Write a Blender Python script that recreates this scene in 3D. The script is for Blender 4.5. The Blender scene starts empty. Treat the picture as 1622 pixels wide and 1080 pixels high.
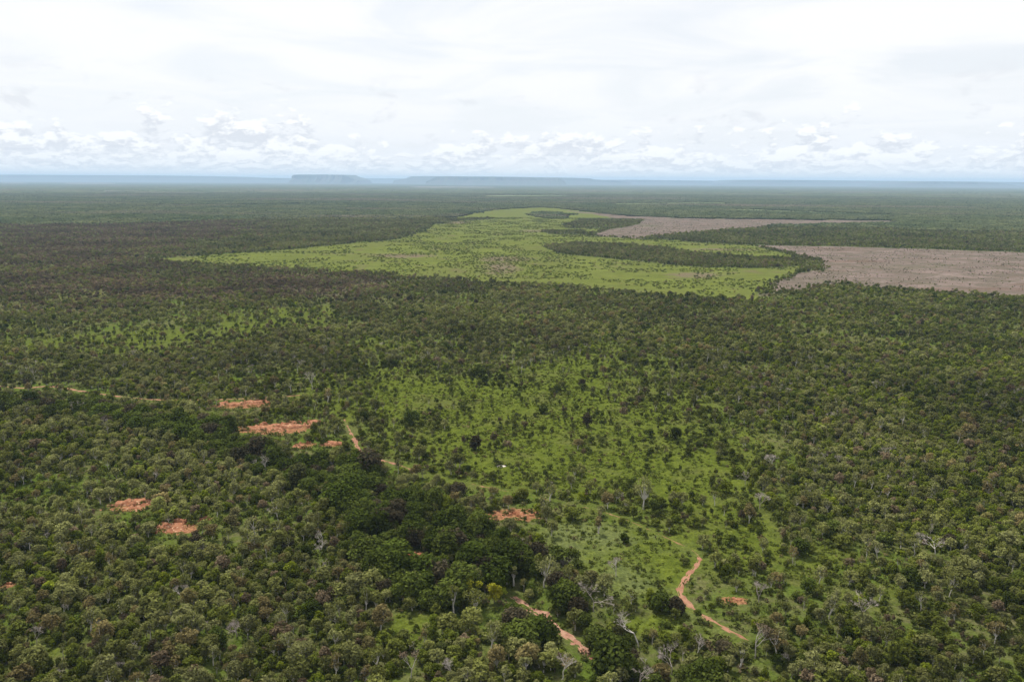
import bpy, math, random, time
import numpy as np
from mathutils import Matrix, Vector

# ------------------------------------------------------------------ camera, sky, sun, exposure
sc = bpy.context.scene
R = math.radians
COL = sc.collection
CAM_H = 128.0
PITCH = math.atan((540 - 287) / (28 / 36 * 1622))
ROLL = R(0.3)
cam = bpy.data.cameras.new('camera'); cam.lens = 28; cam.sensor_width = 36; cam.clip_start = 1; cam.clip_end = 140000
cam_o = bpy.data.objects.new('camera', cam); COL.objects.link(cam_o)
fw = Vector((0, math.cos(PITCH), -math.sin(PITCH))); up0 = Vector((0, math.sin(PITCH), math.cos(PITCH))); X0 = Vector((1, 0, 0))
rt = X0 * math.cos(ROLL) + up0 * math.sin(ROLL); upv = up0 * math.cos(ROLL) - X0 * math.sin(ROLL)
cam_o.matrix_world = Matrix(((rt.x, upv.x, -fw.x, 0), (rt.y, upv.y, -fw.y, 0), (rt.z, upv.z, -fw.z, CAM_H), (0, 0, 0, 1)))
sc.camera = cam_o

SUN_EL, SUN_AZ = 58.0, -35.0          # azimuth measured from the view direction (+Y), negative = to the left
sd = Vector((math.sin(R(SUN_AZ)) * math.cos(R(SUN_EL)), math.cos(R(SUN_AZ)) * math.cos(R(SUN_EL)), math.sin(R(SUN_EL))))
sun = bpy.data.lights.new('sun', 'SUN'); sun.energy = 4.5; sun.angle = R(6); sun.color = (1.0, 0.96, 0.9)
sun_o = bpy.data.objects.new('sun', sun); COL.objects.link(sun_o)
sun_o.rotation_euler = sd.to_track_quat('Z', 'Y').to_euler()

class NT:
    """small helper for node trees"""
    def __init__(s, tree): s.t = tree; tree.nodes.clear()
    def n(s, typ, **kw):
        nd = s.t.nodes.new(typ)
        for k, v in kw.items(): setattr(nd, k, v)
        return nd
    def link(s, a, b): s.t.links.new(a, b)
    def put(s, sock, v):
        if hasattr(v, 'is_output'): s.link(v, sock)
        else: sock.default_value = v
    def math(s, op, a, b=0.0, c=None, clamp=False):
        nd = s.n('ShaderNodeMath', operation=op, use_clamp=clamp)
        s.put(nd.inputs[0], a); s.put(nd.inputs[1], b)
        if c is not None: s.put(nd.inputs[2], c)
        return nd.outputs[0]
    def vec(s, x, y, z):
        nd = s.n('ShaderNodeCombineXYZ')
        for i, v in enumerate((x, y, z)): s.put(nd.inputs[i], v)
        return nd.outputs[0]
    def noise(s, vec, scale, detail=4, rough=0.55, dist=0.0):
        nd = s.n('ShaderNodeTexNoise')
        if vec is not None: s.link(vec, nd.inputs['Vector'])
        nd.inputs['Scale'].default_value = scale; nd.inputs['Detail'].default_value = detail
        nd.inputs['Roughness'].default_value = rough; nd.inputs['Distortion'].default_value = dist
        return nd.outputs['Fac']
    def ramp(s, f, a, b, lo=0.0, hi=1.0):
        nd = s.n('ShaderNodeMapRange', interpolation_type='SMOOTHSTEP')
        s.put(nd.inputs['Value'], f); nd.inputs['From Min'].default_value = a; nd.inputs['From Max'].default_value = b
        nd.inputs['To Min'].default_value = lo; nd.inputs['To Max'].default_value = hi
        return nd.outputs['Result']
    def mix(s, f, a, b, mode='MIX'):
        nd = s.n('ShaderNodeMix', data_type='RGBA', blend_type=mode)
        s.put(nd.inputs[0], f)
        for i, v in ((6, a), (7, b)):
            if hasattr(v, 'is_output'): s.link(v, nd.inputs[i])
            else: nd.inputs[i].default_value = (*v, 1) if len(v) == 3 else v
        return nd.outputs[2]
    def scale(s, col, f):
        nd = s.n('ShaderNodeVectorMath', operation='SCALE')
        s.put(nd.inputs[0], col); s.put(nd.inputs['Scale'], f)
        return nd.outputs[0]

world = bpy.data.worlds.new('World'); sc.world = world; world.use_nodes = True
w = NT(world.node_tree)
WS = 0.0915
sky = w.n('ShaderNodeTexSky', sky_type='NISHITA', sun_disc=False)
sky.sun_elevation = R(SUN_EL); sky.sun_rotation = R(SUN_AZ); sky.air_density = 1.2; sky.dust_density = 0.6
tc = w.n('ShaderNodeTexCoord'); D = tc.outputs['Generated']
sp = w.n('ShaderNodeSeparateXYZ'); w.link(D, sp.inputs[0])
dx, dy, dz = sp.outputs
k = w.math('ADD', w.math('MAXIMUM', dz, 0.0), 0.09)
plane = w.vec(w.math('DIVIDE', dx, k), w.math('DIVIDE', dy, k), 0.0)      # a cloud layer seen in perspective
veil = w.ramp(w.noise(plane, 0.9, 5, 0.55, 0.8), 0.32, 0.62, 0.55, 1.0)   # thin high cloud over the whole sky
white = (8.95, 9.0, 9.1)
base = w.mix(veil, w.mix(0.6, w.scale(sky.outputs[0], 0.86), (7.9, 8.3, 9.1)), white)
hz = w.ramp(dz, 0.0, 0.13, 1.0, 0.0)
base = w.mix(w.math('MULTIPLY', hz, 0.8), base, (8.25, 8.5, 8.95))
base = w.mix(w.ramp(dz, 0.0, 0.035, 0.8, 0.0), base, (9.5, 9.3, 9.1))
# scattered low grey rags
def dome(h, v, zz=None): return w.vec(w.math('MULTIPLY', dx, h), w.math('MULTIPLY', dy, h), w.math('MULTIPLY', dz if zz is None else zz, v))
rag = w.ramp(w.noise(dome(11.0, 25.0), 1.5, 8, 0.66, 0.35), 0.55, 0.68)
band = w.math('MULTIPLY', w.ramp(dz, 0.03, 0.055), w.ramp(dz, 0.085, 0.14, 1.0, 0.0))
base = w.mix(w.math('MULTIPLY', w.math('MULTIPLY', rag, band), 0.6), base, (7.0, 7.2, 7.6))
# cumulus above the horizon: lit heads, greyer bases; a nearer and a farther rank
def rank(base, h, v, lo, hi, step, amount, seed):
    big = w.noise(w.vec(w.math('ADD', dx, seed), dy, seed), 3.2, 2, 0.5)
    zs = w.math('ADD', dz, seed)
    c0 = w.noise(dome(h, v, zs), 1.6, 9, 0.62, 0.1); c1 = w.noise(dome(h, v, w.math('ADD', zs, step)), 1.6, 9, 0.62, 0.1)
    thr = w.math('ADD', c0, w.math('SUBTRACT', w.math('MULTIPLY', w.math('SUBTRACT', big, 0.5), 0.55), w.ramp(dz, lo, hi, -0.06, 0.18)))
    cum = w.math('MULTIPLY', w.math('MULTIPLY', w.ramp(thr, 0.47, 0.55), w.ramp(dz, lo * .35, lo)), w.ramp(dz, hi * .95, hi * 1.15, 1.0, 0.0))
    light = w.ramp(w.math('SUBTRACT', c0, c1), -0.06, 0.08)
    return w.mix(w.math('MULTIPLY', cum, amount), base, w.mix(light, (7.0, 7.25, 7.75), (9.7, 9.7, 9.7)))
base = rank(base, 16.0, 34.0, 0.032, 0.085, 0.009, 0.95, 0.37)
base = rank(base, 34.0, 90.0, 0.014, 0.045, 0.004, 0.8, 1.71)
# flat streaks right on the horizon
st = w.noise(w.vec(w.math('MULTIPLY', dx, 6.0), w.math('MULTIPLY', dy, 6.0), w.math('MULTIPLY', dz, 260.0)), 1.2, 5, 0.6)
base = w.mix(w.math('MULTIPLY', w.ramp(st, 0.45, 0.7), w.ramp(dz, 0.03, 0.05, 0.45, 0.0)), base, (8.9, 9.0, 9.2))
bg = w.n('ShaderNodeBackground'); w.link(base, bg.inputs[0]); bg.inputs[1].default_value = WS
wo = w.n('ShaderNodeOutputWorld'); w.link(bg.outputs[0], wo.inputs[0])

sc.view_settings.view_transform = 'Standard'; sc.view_settings.look = 'None'
sc.view_settings.exposure = 0.33; sc.view_settings.gamma = 1.0; sc.view_settings.use_curve_mapping = False
sc.render.engine = 'CYCLES'
cy = sc.cycles
cy.max_bounces = 5; cy.diffuse_bounces = 3; cy.glossy_bounces = 1; cy.transmission_bounces = 2; cy.volume_bounces = 0
cy.transparent_max_bounces = 4; cy.caustics_reflective = False; cy.caustics_refractive = False
cy.use_denoising = True; cy.denoiser = 'OPENIMAGEDENOISE'; cy.denoising_input_passes = 'RGB_ALBEDO_NORMAL'

# ------------------------------------------------------------------ layout traced from image pixels, cast onto flat ground (metres, camera above the origin, looking along +Y)
PASTURE = [(-588, 1286), (-526, 1380), (-402, 1533), (-241, 1782), (-230, 2029), (-240, 2317), (-186, 2579), (-49, 2816), (-241, 2747), (-119, 3609), (153, 4097), (318, 3594), (450, 2975), (260, 2237), (179, 1919), (313, 1823), (502, 1638), (504, 1391), (496, 1282), (423.8, 1168.9), (312.0, 968.9), (263.6, 882.1), (207.6, 899.9), (141.5, 939.6), (38.2, 987.8), (-94.2, 1061.0), (-265.2, 1144.7), (-467, 1223)]
PINKS = [[(247, 3584), (470, 3031), (695, 2876), (1373, 2788), (1192, 2582), (813, 2417), (537, 2146), (339, 1931), (299, 1822), (186, 1920), (242, 2149), (380, 2446), (350, 3016)],
         [(505, 1671), (753, 1622), (973, 1519), (1093, 1473), (621.1, 782.6), (590.9, 829.8), (579.1, 893.5), (543.0, 933.2), (483.5, 964.1), (425.0, 1028.9), (294.1, 923.8), (338.1, 1018.8), (446.2, 1187.0), (504, 1303), (513, 1415), (510, 1561)]]
ISLANDS = [[(58, 1593), (125, 1697), (246, 1654), (335, 1468), (426, 1386), (523, 1357), (481, 1252), (373, 1210), (288, 1215), (197, 1318), (78, 1452)],
           [(154, 2424), (244, 2755), (446, 2732), (390, 2483), (246, 2267), (154, 2228)],
           [(69, 3153), (128, 3420), (219, 3172), (149, 2791)],
           [(80, 2107), (186, 2090), (198, 1966), (91, 1981)]]
SAVANNA = [(-140.4, 504.6), (-107.6, 526.3), (-77.2, 555.8), (-21.1, 510.5), (17.2, 538.4), (42.7, 590.7), (74.8, 619.8), (97.0, 601.2), (96.0, 513.1), (101.0, 438.9), (110.6, 393.0), (114.4, 346.8), (106.1, 303.2), (99.1, 273.9), (101.0, 256.4), (83.5, 249.3), (66.4, 258.3), (58.2, 273.4), (42.2, 293.0), (18.3, 308.5), (-2.6, 322.1), (-31.5, 343.0), (-51.8, 366.0), (-71.5, 411.6), (-99.6, 448.3)]
SAV_LOW = [(7.3, 283.8), (22.4, 292.7), (45.9, 284.2), (63.0, 263.2), (67.5, 253.6), (57.6, 238.2), (52.7, 224.4), (67.3, 207.3), (62.8, 204.1), (49.4, 208.7), (44.6, 222.5), (30.2, 231.9), (19.4, 248.6), (13.6, 262.6)]
GLADES = [(-322.7, 642.9, 62.0, 0.62), (-275.0, 628.3, 58.0, 0.66), (-220.3, 738.0, 70.0, 0.66), (-242.7, 682.2, 50.0, 0.62), (-241.0, 619.1, 40.0, 0.6), (-430.1, 682.8, 40.0, 0.5), (-485.4, 884.3, 60.0, 0.5), (-96.3, 622.9, 40.0, 0.6), (-52.9, 588.3, 40.0, 0.6), (-112.4, 508.6, 24.0, 0.6), (-84.8, 492.6, 22.0, 0.5), (-112.4, 818.9, 26.0, 0.4), (115.2, 258.9, 9.0, 0.9), (102.0, 247.2, 8.0, 0.9), (121.7, 234.8, 9.0, 0.8), (96.2, 242.8, 9.0, 0.8), (-28.7, 214.7, 5.0, 1.0), (-29.7, 208.0, 5.0, 1.0), (-25.9, 211.3, 4.0, 0.9), (-125.6, 197.8, 6.0, 0.6), (-118.6, 199.3, 5.0, 0.6), (-127.1, 454.6, 12.0, 0.9), (-116.9, 458.9, 14.0, 0.9), (-97.9, 476.8, 16.0, 0.6), (35.6, 213.6, 7.0, 0.9), (45.2, 215.4, 7.0, 0.8), (42.4, 210.3, 6.0, 0.8), (38.0, 244.4, 8.0, 0.9), (49.3, 248.9, 8.0, 0.9), (-30.3, 329.0, 10.0, 0.5), (27.5, 267.8, 8.0, 0.8), (-335.8, 549.7, 14.0, 0.5), (-285.7, 522.3, 12.0, 0.5), (94.2, 392.7, 14.0, 0.6), (2.8, 329.5, 12.0, 0.7), (16.4, 272.9, 8.0, 0.8)]
BURNT = [[(-1409, 2207), (-1244, 2287), (-1094, 2524), (-820, 2474), (-647, 2045), (-659, 1733), (-672, 1488), (-672, 1282), (-717, 1201), (-750.1, 1163.5)], [(-805, 1352), (-744, 1442), (-583, 1287), (-538.7, 1107.8), (-641.8, 1118.7)], [(-429.0, 1053.3), (-249.5, 1075.6), (-134.9, 986.9), (-178.0, 885.7), (-332.3, 921.4)], [(-709.9, 1099.8), (-482.5, 1079.9), (-359.5, 879.0), (-459.0, 828.6), (-550.9, 848.1)], [(2031, 5021), (2669, 5444), (2272, 4557), (1802, 4368)], [(1831, 3083), (2043, 3220), (1987, 2853), (1636, 2646)], [(1726, 11202), (3284, 11159), (2669, 8831), (1435, 8858)]]
SCUFFS = [(-18.5, 1190.6, 24.0, 80.0), (-28, 1338, 36.0, 40.0), (-189, 1387, 50.0, 30.0), (-183, 2540, 40.0, 80.0), (63, 2106, 40.0, 60.0), (391, 1554, 60.0, 20.0), (259.8, 1113.4, 36.0, 30.0)]
CREEK = [[(-313.4, 437.6), (-268.5, 434.6), (-219.2, 414.8), (-183.8, 404.1), (-154.6, 388.6), (-118.9, 347.5), (-94.4, 331.9), (-67.6, 322.6), (-48.6, 304.3), (-30.2, 275.0), (-15.4, 261.3), (-1.9, 246.1), (6.2, 229.7), (12.6, 218.6), (18.6, 210.1), (26.7, 200.6), (35.1, 187.8), (39.6, 176.3)],
         [(-15.4, 261.3), (2.4, 255.2), (17.7, 255.4), (28.0, 260.3)],
         [(-67.6, 322.6), (-44.5, 247.9), (-21.8, 231.3), (-3.5, 213.2), (7.5, 206.7), (18.6, 210.1)]]
CREEK_W = [8.5, 3.5, 6.0]
TRACK = [(-91.3, 417.1, 0.3), (-85.5, 400.3, 0.5), (-81.4, 389.8, 1.0), (-76.9, 377.8, 1.0), (-73.4, 364.7, 0.9), (-65.1, 355.1, 1.0), (-55.4, 349.3, 1.0), (-46.3, 342.0, 0.8), (-41.0, 338.1, 0.0), (-30.5, 331.3, 0.0), (-17.7, 325.5, 0.0), (-14.3, 323.3, 0.7), (-2.6, 317.1, 0.6), (1.4, 315.1, 0.0), (16.9, 307.8, 0.0), (20.7, 305.3, 0.1), (37.6, 296.0, 0.2), (48.4, 284.8, 0.3), (57.8, 271.3, 0.38), (62.3, 265.2, 0.3), (64.4, 261.2, 0.2), (65.3, 257.4, 0.6), (65.1, 254.5, 1.0), (62.9, 249.9, 1.0), (58.1, 242.4, 0.9), (54.5, 235.7, 1.1), (53.2, 230.5, 1.1), (54.8, 223.4, 1.0), (58.5, 216.2, 1.0), (62.7, 210.5, 0.9), (65.4, 207.3, 0.7), (67.4, 204.7, 0.2)]
TRACK_FAR = [(-341.2, 490.4), (-321.4, 484.5), (-303.0, 480.2), (-291.7, 486.7), (-271.4, 476.3), (-253.3, 467.7), (-223.3, 456.8), (-190.6, 454.7), (-161.8, 458.0), (-139.8, 459.9), (-127.4, 464.4)]
# eroded red banks: centre, half width, half depth (metres), height
SCARS = [('red erosion scar with a pale face in the lower left woodland', [(-151.8, 297.9)], 8.0, 5.5, 1.6),
         ('small red scar beside the pale-faced scar, lower left', [(-141.4, 300.5)], 2.6, 3.0, 0.8),
         ('wide red scar below the pale-faced scar, lower left', [(-123.9, 277.7)], 7.0, 4.4, 1.5),
         ('round little red patch right of the wide red scar', [(-117.2, 286.8)], 2.5, 2.2, 0.7),
         ('red scar with a pale lip at the foot of the shrubby grassland', [(0.6, 293.7)], 9.8, 5.2, 1.5),
         ('upper red scar beside the far dirt track', [(-155.0, 443.2)], 16.0, 7.0, 1.6),
         ('long red scar in the middle of the left woodland', [(-122.4, 399.6)], 19.0, 8.0, 1.4),
         ('red spot at the right end of the long red scar', [(-107.1, 408.7)], 4.0, 6.0, 1.2),
         ('left one of two low red scars beside the dirt track bend', [(-101.2, 373.6)], 4.5, 4.0, 1.0),
         ('right one of two low red scars beside the dirt track bend', [(-89.0, 374.7)], 5.5, 3.6, 1.0),
         ('narrow red bank in the dark creek trees', [(-32.7, 258.2)], 3.4, 2.6, 0.8),
         ('faint red patch at the left edge', [(-162.0, 235.9)], 3.0, 2.2, 0.5),
         ('small red stain right of the track in the lower right', [(69.6, 227.2)], 4.2, 2.6, 0.3)]
CREEK_BED = [(0.6, 233.6), (5.7, 227.0), (9.5, 223.3), (12.0, 218.6), (15.1, 213.4), (17.7, 210.1), (20.1, 206.2), (23.0, 199.1)]
CLAY_PAN = [(-4.9, 345.9)]

# ------------------------------------------------------------------ numeric helpers
def h2(i, j, seed):
    n = (i.astype(np.int64) * 374761393 + j.astype(np.int64) * 668265263 + seed * 974634421) & 0x7fffffff
    n = ((n ^ (n >> 13)) * 1274126177) & 0x7fffffff
    n = (n ^ (n >> 16)) & 0xffffff
    return n / float(0xffffff)
def vnoise(x, y, seed=0):
    i = np.floor(x); j = np.floor(y); u = x - i; v = y - j
    u = u * u * (3 - 2 * u); v = v * v * (3 - 2 * v)
    return (h2(i, j, seed) * (1 - u) + h2(i + 1, j, seed) * u) * (1 - v) + (h2(i, j + 1, seed) * (1 - u) + h2(i + 1, j + 1, seed) * u) * v
def fbm(x, y, size, seed=0, octv=4):
    a, s, t = 0.0, 0.5, 0.0
    f = 1.0 / size
    for o in range(octv):
        a = a + s * vnoise(x * f + 17.3 * o, y * f - 9.1 * o, seed + o); t += s; s *= 0.5; f *= 2.03
    return a / t
def sstep(a, b, v):
    t = np.clip((v - a) / (b - a), 0, 1); return t * t * (3 - 2 * t)
def seg_dist(x, y, pts, closed=False):
    best = np.full(x.shape, 1e18); m = len(pts)
    for i in range(m if closed else m - 1):
        ax, ay = pts[i][:2]; bx, by = pts[(i + 1) % m][:2]
        ex, ey = bx - ax, by - ay; L = ex * ex + ey * ey + 1e-9
        t = np.clip(((x - ax) * ex + (y - ay) * ey) / L, 0, 1)
        best = np.minimum(best, (x - ax - t * ex) ** 2 + (y - ay - t * ey) ** 2)
    return np.sqrt(best)
def poly_sd(x, y, pts):
    """positive inside"""
    ins = np.zeros(x.shape, bool); m = len(pts)
    for i in range(m):
        ax, ay = pts[i][:2]; bx, by = pts[(i + 1) % m][:2]
        if ay == by: continue
        c = (ay > y) != (by > y)
        ins ^= c & (x < (bx - ax) * (y - ay) / (by - ay) + ax)
    d = seg_dist(x, y, pts, True)
    return np.where(ins, d, -d)

def chaikin(pts, n=3):
    for _ in range(n):
        q = [pts[0]]
        for a, b in zip(pts[:-1], pts[1:]):
            q.append(tuple(a[i] * .75 + b[i] * .25 for i in range(2))); q.append(tuple(a[i] * .25 + b[i] * .75 for i in range(2)))
        q.append(pts[-1]); pts = q
    return pts
TRACK_W = TRACK; TRACK = [p[:2] for p in TRACK]; TRACK_FAR = chaikin(TRACK_FAR, 2); CREEK = [chaikin(c, 1) for c in CREEK]

def fields(x, y):
    """what covers the ground at each place"""
    r = np.hypot(x, y)
    wob = (fbm(x, y, 60, 3) - .5) + .35 * (fbm(x, y, 14, 5) - .5)
    f = {}
    f['past'] = sstep(-14, 14, poly_sd(x, y, PASTURE) + wob * 44)
    pk = [sstep(-16, 16, poly_sd(x, y, p) + wob * 50) for p in PINKS]
    f['pink'] = np.maximum(*pk)
    isl = np.zeros(x.shape)
    for p in ISLANDS: isl = np.maximum(isl, sstep(-6, 6, poly_sd(x, y, p) + wob * 26))
    f['past'] = f['past'] * (1 - isl); f['pink'] = f['pink'] * (1 - isl)
    f['past'] = f['past'] * (1 - f['pink'])
    wn = (fbm(x, y, 38, 11) - .5)
    sav = sstep(-58, 50, poly_sd(x, y, SAVANNA) + wn * 80)
    low = sstep(-7, 9, poly_sd(x, y, SAV_LOW) + wn * 18)
    gl = np.zeros(x.shape)
    for gx, gy, gr, s in GLADES:
        gl = np.maximum(gl, s * sstep(gr * 1.35, gr * 0.45, np.hypot(x - gx, y - gy) + wn * gr * 1.6))
    f['sav'] = np.maximum(np.maximum(sav, low), gl); f['low'] = low
    b = np.zeros(x.shape)
    for p in BURNT: b = np.maximum(b, sstep(-110, 70, poly_sd(x, y, p) + wob * 220))
    f['burnt'] = b
    s_ = np.zeros(x.shape)
    for px_, py_, ra, rb in SCUFFS: s_ = np.maximum(s_, sstep(1.5, .5, np.hypot((x - px_) / ra, (y - py_) / rb) + wob * 1.6))
    f['scuff'] = s_
    c = np.zeros(x.shape)
    for p, cw in zip(CREEK, CREEK_W): c = np.maximum(c, sstep(cw * 1.7, cw * .7, seg_dist(x, y, p) + wn * cw * 2.4))
    f['creek'] = c * (1 - low)
    red = np.zeros(x.shape); clear = np.zeros(x.shape); bare_ = np.zeros(x.shape)
    for _, ((sx, sy),), a, d, hh in SCARS:
        q = np.hypot((x - sx) / a, (y - sy) / d)
        red = np.maximum(red, sstep(1.7, 0.7, q + wn * .8))
        fr = 6.0 * math.hypot(sx, sy) / CAM_H
        clear = np.maximum(clear, np.hypot((x - sx) / (a + 1.5), (y - sy + fr / 2) / (d + fr / 2 + .5)) < 1)
        bare_ = np.maximum(bare_, .7 * (np.hypot((x - sx) / a, (y - sy) / d) < .8))
    tr = np.minimum(seg_dist(x, y, TRACK), seg_dist(x, y, TRACK_FAR))
    bed = seg_dist(x, y, CREEK_BED)
    f['red'] = red; f['bare'] = np.maximum(bare_, (tr < 2.0) | (bed < 1.6))
    clear = np.maximum(clear, (tr < 3.2) | (bed < 3.2))
    for sh in (3, 6, 9, 12): clear = np.maximum(clear, .97 * (seg_dist(x, y + sh, CREEK_BED) < 3.2))
    for sh in (5, 11, 17): clear = np.maximum(clear, .55 * (seg_dist(x, y + sh, TRACK_FAR) < 4.0))
    for sh in (5, 10): clear = np.maximum(clear, .6 * (seg_dist(x, y + sh, TRACK) < 3.0))
    f['clear'] = clear; f['track'] = tr
    return f

def height(x, y):
    r = np.hypot(x, y)
    z = (fbm(x, y, 95, 21, 3) - .5) * 3.0 + (fbm(x, y, 22, 25, 2) - .5) * 0.8
    c = np.zeros(x.shape)
    for p, dp in zip(CREEK, (3.0, 1.0, 1.6)):
        c = np.maximum(c, dp * sstep(11, 2, seg_dist(x, y, p)))
    return (z - c) * sstep(1500, 500, r)
def h1(x, y): return float(height(np.array([x], float), np.array([y], float))[0])

def mesh(name, v, f, mats, smooth=False, mi=None):
    me = bpy.data.meshes.new(name)
    v = np.asarray(v, np.float32).reshape(-1, 3)
    me.vertices.add(len(v)); me.vertices.foreach_set('co', v.ravel())
    if isinstance(f, np.ndarray):
        n, kk = f.shape; idx = f.ravel(); starts = np.arange(n) * kk
    else:
        n = len(f); lens = np.array([len(q) for q in f]); idx = np.concatenate([np.asarray(q) for q in f]) if n else np.zeros(0); starts = np.concatenate([[0], np.cumsum(lens)[:-1]]) if n else []
    me.loops.add(len(idx)); me.loops.foreach_set('vertex_index', np.asarray(idx, np.int32))
    me.polygons.add(n); me.polygons.foreach_set('loop_start', np.asarray(starts, np.int32))
    for m in mats: me.materials.append(m)
    if mi is not None: me.polygons.foreach_set('material_index', np.asarray(mi, np.int32))
    if smooth: me.polygons.foreach_set('use_smooth', np.ones(n, bool))
    me.update(calc_edges=True); me.validate()
    return me
def link(name, data, parent=None, **props):
    o = bpy.data.objects.new(name, data); COL.objects.link(o)
    if parent is not None: o.parent = parent
    for kk, vv in props.items(): o[kk] = vv
    return o

# ------------------------------------------------------------------ materials
def mat(name):
    m = bpy.data.materials.new(name); m.use_nodes = True
    return m, NT(m.node_tree)
def finish(t, shader): 
    o = t.n('ShaderNodeOutputMaterial'); t.link(shader, o.inputs[0])
def plain(name, c1, c2, size, rough=0.9, bump=0.0, detail=6, third=None):
    m, t = mat(name)
    g = t.n('ShaderNodeNewGeometry')
    n1 = t.noise(g.outputs['Position'], 1 / size, detail, 0.62)
    col = t.mix(t.ramp(n1, 0.35, 0.65), c1, c2)
    if third: col = t.mix(t.ramp(t.noise(g.outputs['Position'], 3.1 / size, 4), 0.55, 0.68), col, third)
    p = t.n('ShaderNodeBsdfPrincipled'); t.link(col, p.inputs['Base Color']); p.inputs['Roughness'].default_value = rough
    p.inputs['Specular IOR Level'].default_value = 0.2
    if bump:
        b = t.n('ShaderNodeBump'); b.inputs['Distance'].default_value = bump; t.link(n1, b.inputs['Height']); t.link(b.outputs[0], p.inputs['Normal'])
    finish(t, p.outputs[0]); return m
def leaf(name, col, col2, col3=None, spread=0.5, trans=0.3):
    """foliage: every tree its own tint, every leaf tuft its own tone"""
    m, t = mat(name)
    oi = t.n('ShaderNodeObjectInfo'); at = t.n('ShaderNodeAttribute', attribute_name='tone')
    patch = t.noise(oi.outputs['Location'], 0.012, 3, 0.6)
    rnd = oi.outputs['Random']
    c = t.mix(t.ramp(t.math('ADD', t.math('MULTIPLY', patch, 0.9), t.math('MULTIPLY', rnd, 0.55)), 0.45, 1.0), col, col2)
    if col3:
        r2 = t.math('FRACT', t.math('MULTIPLY', rnd, 7.31))
        c = t.mix(t.ramp(r2, 0.86, 0.92), c, col3)
    r3 = t.math('FRACT', t.math('MULTIPLY', rnd, 13.7))
    v = t.math('MULTIPLY', t.math('ADD', 1 - spread / 2, t.math('MULTIPLY', r3, spread)), at.outputs['Fac'])
    stand_ = t.ramp(t.noise(oi.outputs['Location'], 0.0085, 4, 0.6), 0.36, 0.64, 0.74, 1.26)
    c = t.scale(c, t.math('MULTIPLY', v, stand_))
    d = t.n('ShaderNodeBsdfDiffuse'); t.link(c, d.inputs[0])
    tr = t.n('ShaderNodeBsdfTranslucent'); t.link(c, tr.inputs[0])
    mx = t.n('ShaderNodeMixShader'); mx.inputs[0].default_value = trans
    t.link(d.outputs[0], mx.inputs[1]); t.link(tr.outputs[0], mx.inputs[2])
    finish(t, mx.outputs[0]); return m

M = {}
M['gum_leaf'] = leaf('gum_leaf', (0.138, 0.146, 0.036), (0.178, 0.180, 0.066), (0.18, 0.145, 0.058), 0.5)
M['leafy_leaf'] = leaf('leafy_leaf', (0.100, 0.124, 0.013), (0.135, 0.150, 0.030), (0.17, 0.20, 0.018), 0.5)
M['dark_leaf'] = leaf('dark_leaf', (0.048, 0.066, 0.010), (0.074, 0.092, 0.017), (0.06, 0.05, 0.028), 0.6, 0.2)
M['shrub_leaf'] = leaf('shrub_leaf', (0.066, 0.084, 0.014), (0.104, 0.116, 0.028), (0.12, 0.095, 0.05), 0.5)
M['brown_leaf'] = leaf('brown_leaf', (0.128, 0.094, 0.054), (0.158, 0.118, 0.072), (0.13, 0.12, 0.05), 0.6)
M['litter'] = leaf('litter', (0.115, 0.09, 0.07), (0.17, 0.135, 0.11), (0.09, 0.09, 0.04), 0.7)
M['tan_leaf'] = leaf('tan_leaf', (0.20, 0.15, 0.095), (0.23, 0.18, 0.12), None, 0.3)
M['yellow_leaf'] = leaf('yellow_leaf', (0.25, 0.25, 0.018), (0.27, 0.26, 0.022), None, 0.3)
M['grass_leaf'] = leaf('grass_leaf', (0.080, 0.104, 0.013), (0.108, 0.128, 0.021), (0.14, 0.12, 0.05), 0.7, 0.35)
M['pale_bark'] = plain('pale_bark', (0.62, 0.58, 0.52), (0.44, 0.40, 0.35), 1.2)
M['dark_bark'] = plain('dark_bark', (0.10, 0.085, 0.07), (0.17, 0.15, 0.13), 1.0)
M['dead_wood'] = plain('dead_wood', (0.32, 0.28, 0.25), (0.44, 0.40, 0.36), 1.0)
M['twig'] = plain('twig', (0.30, 0.25, 0.22), (0.38, 0.33, 0.29), 1.0)
M['red_soil'] = plain('red_soil', (0.18, 0.064, 0.028), (0.29, 0.130, 0.066), 3.4, 0.95, 0.3, 8, (0.43, 0.26, 0.155))
M['track_soil'] = plain('track_soil', (0.22, 0.10, 0.06), (0.29, 0.15, 0.09), 2.2, 0.95, 0.1, 6, (0.12, 0.09, 0.04))
M['creek_soil'] = plain('creek_soil', (0.24, 0.11, 0.07), (0.34, 0.20, 0.13), 2.5, 0.95, 0.2, 6, (0.12, 0.06, 0.045))
M['pale_clay'] = plain('pale_clay', (0.55, 0.47, 0.40), (0.66, 0.60, 0.54), 1.5, 0.9, 0.05)
M['rock'] = plain('rock', (0.075, 0.065, 0.05), (0.05, 0.065, 0.035), 400, 0.95, 0.0, 5, (0.045, 0.06, 0.03))

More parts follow.
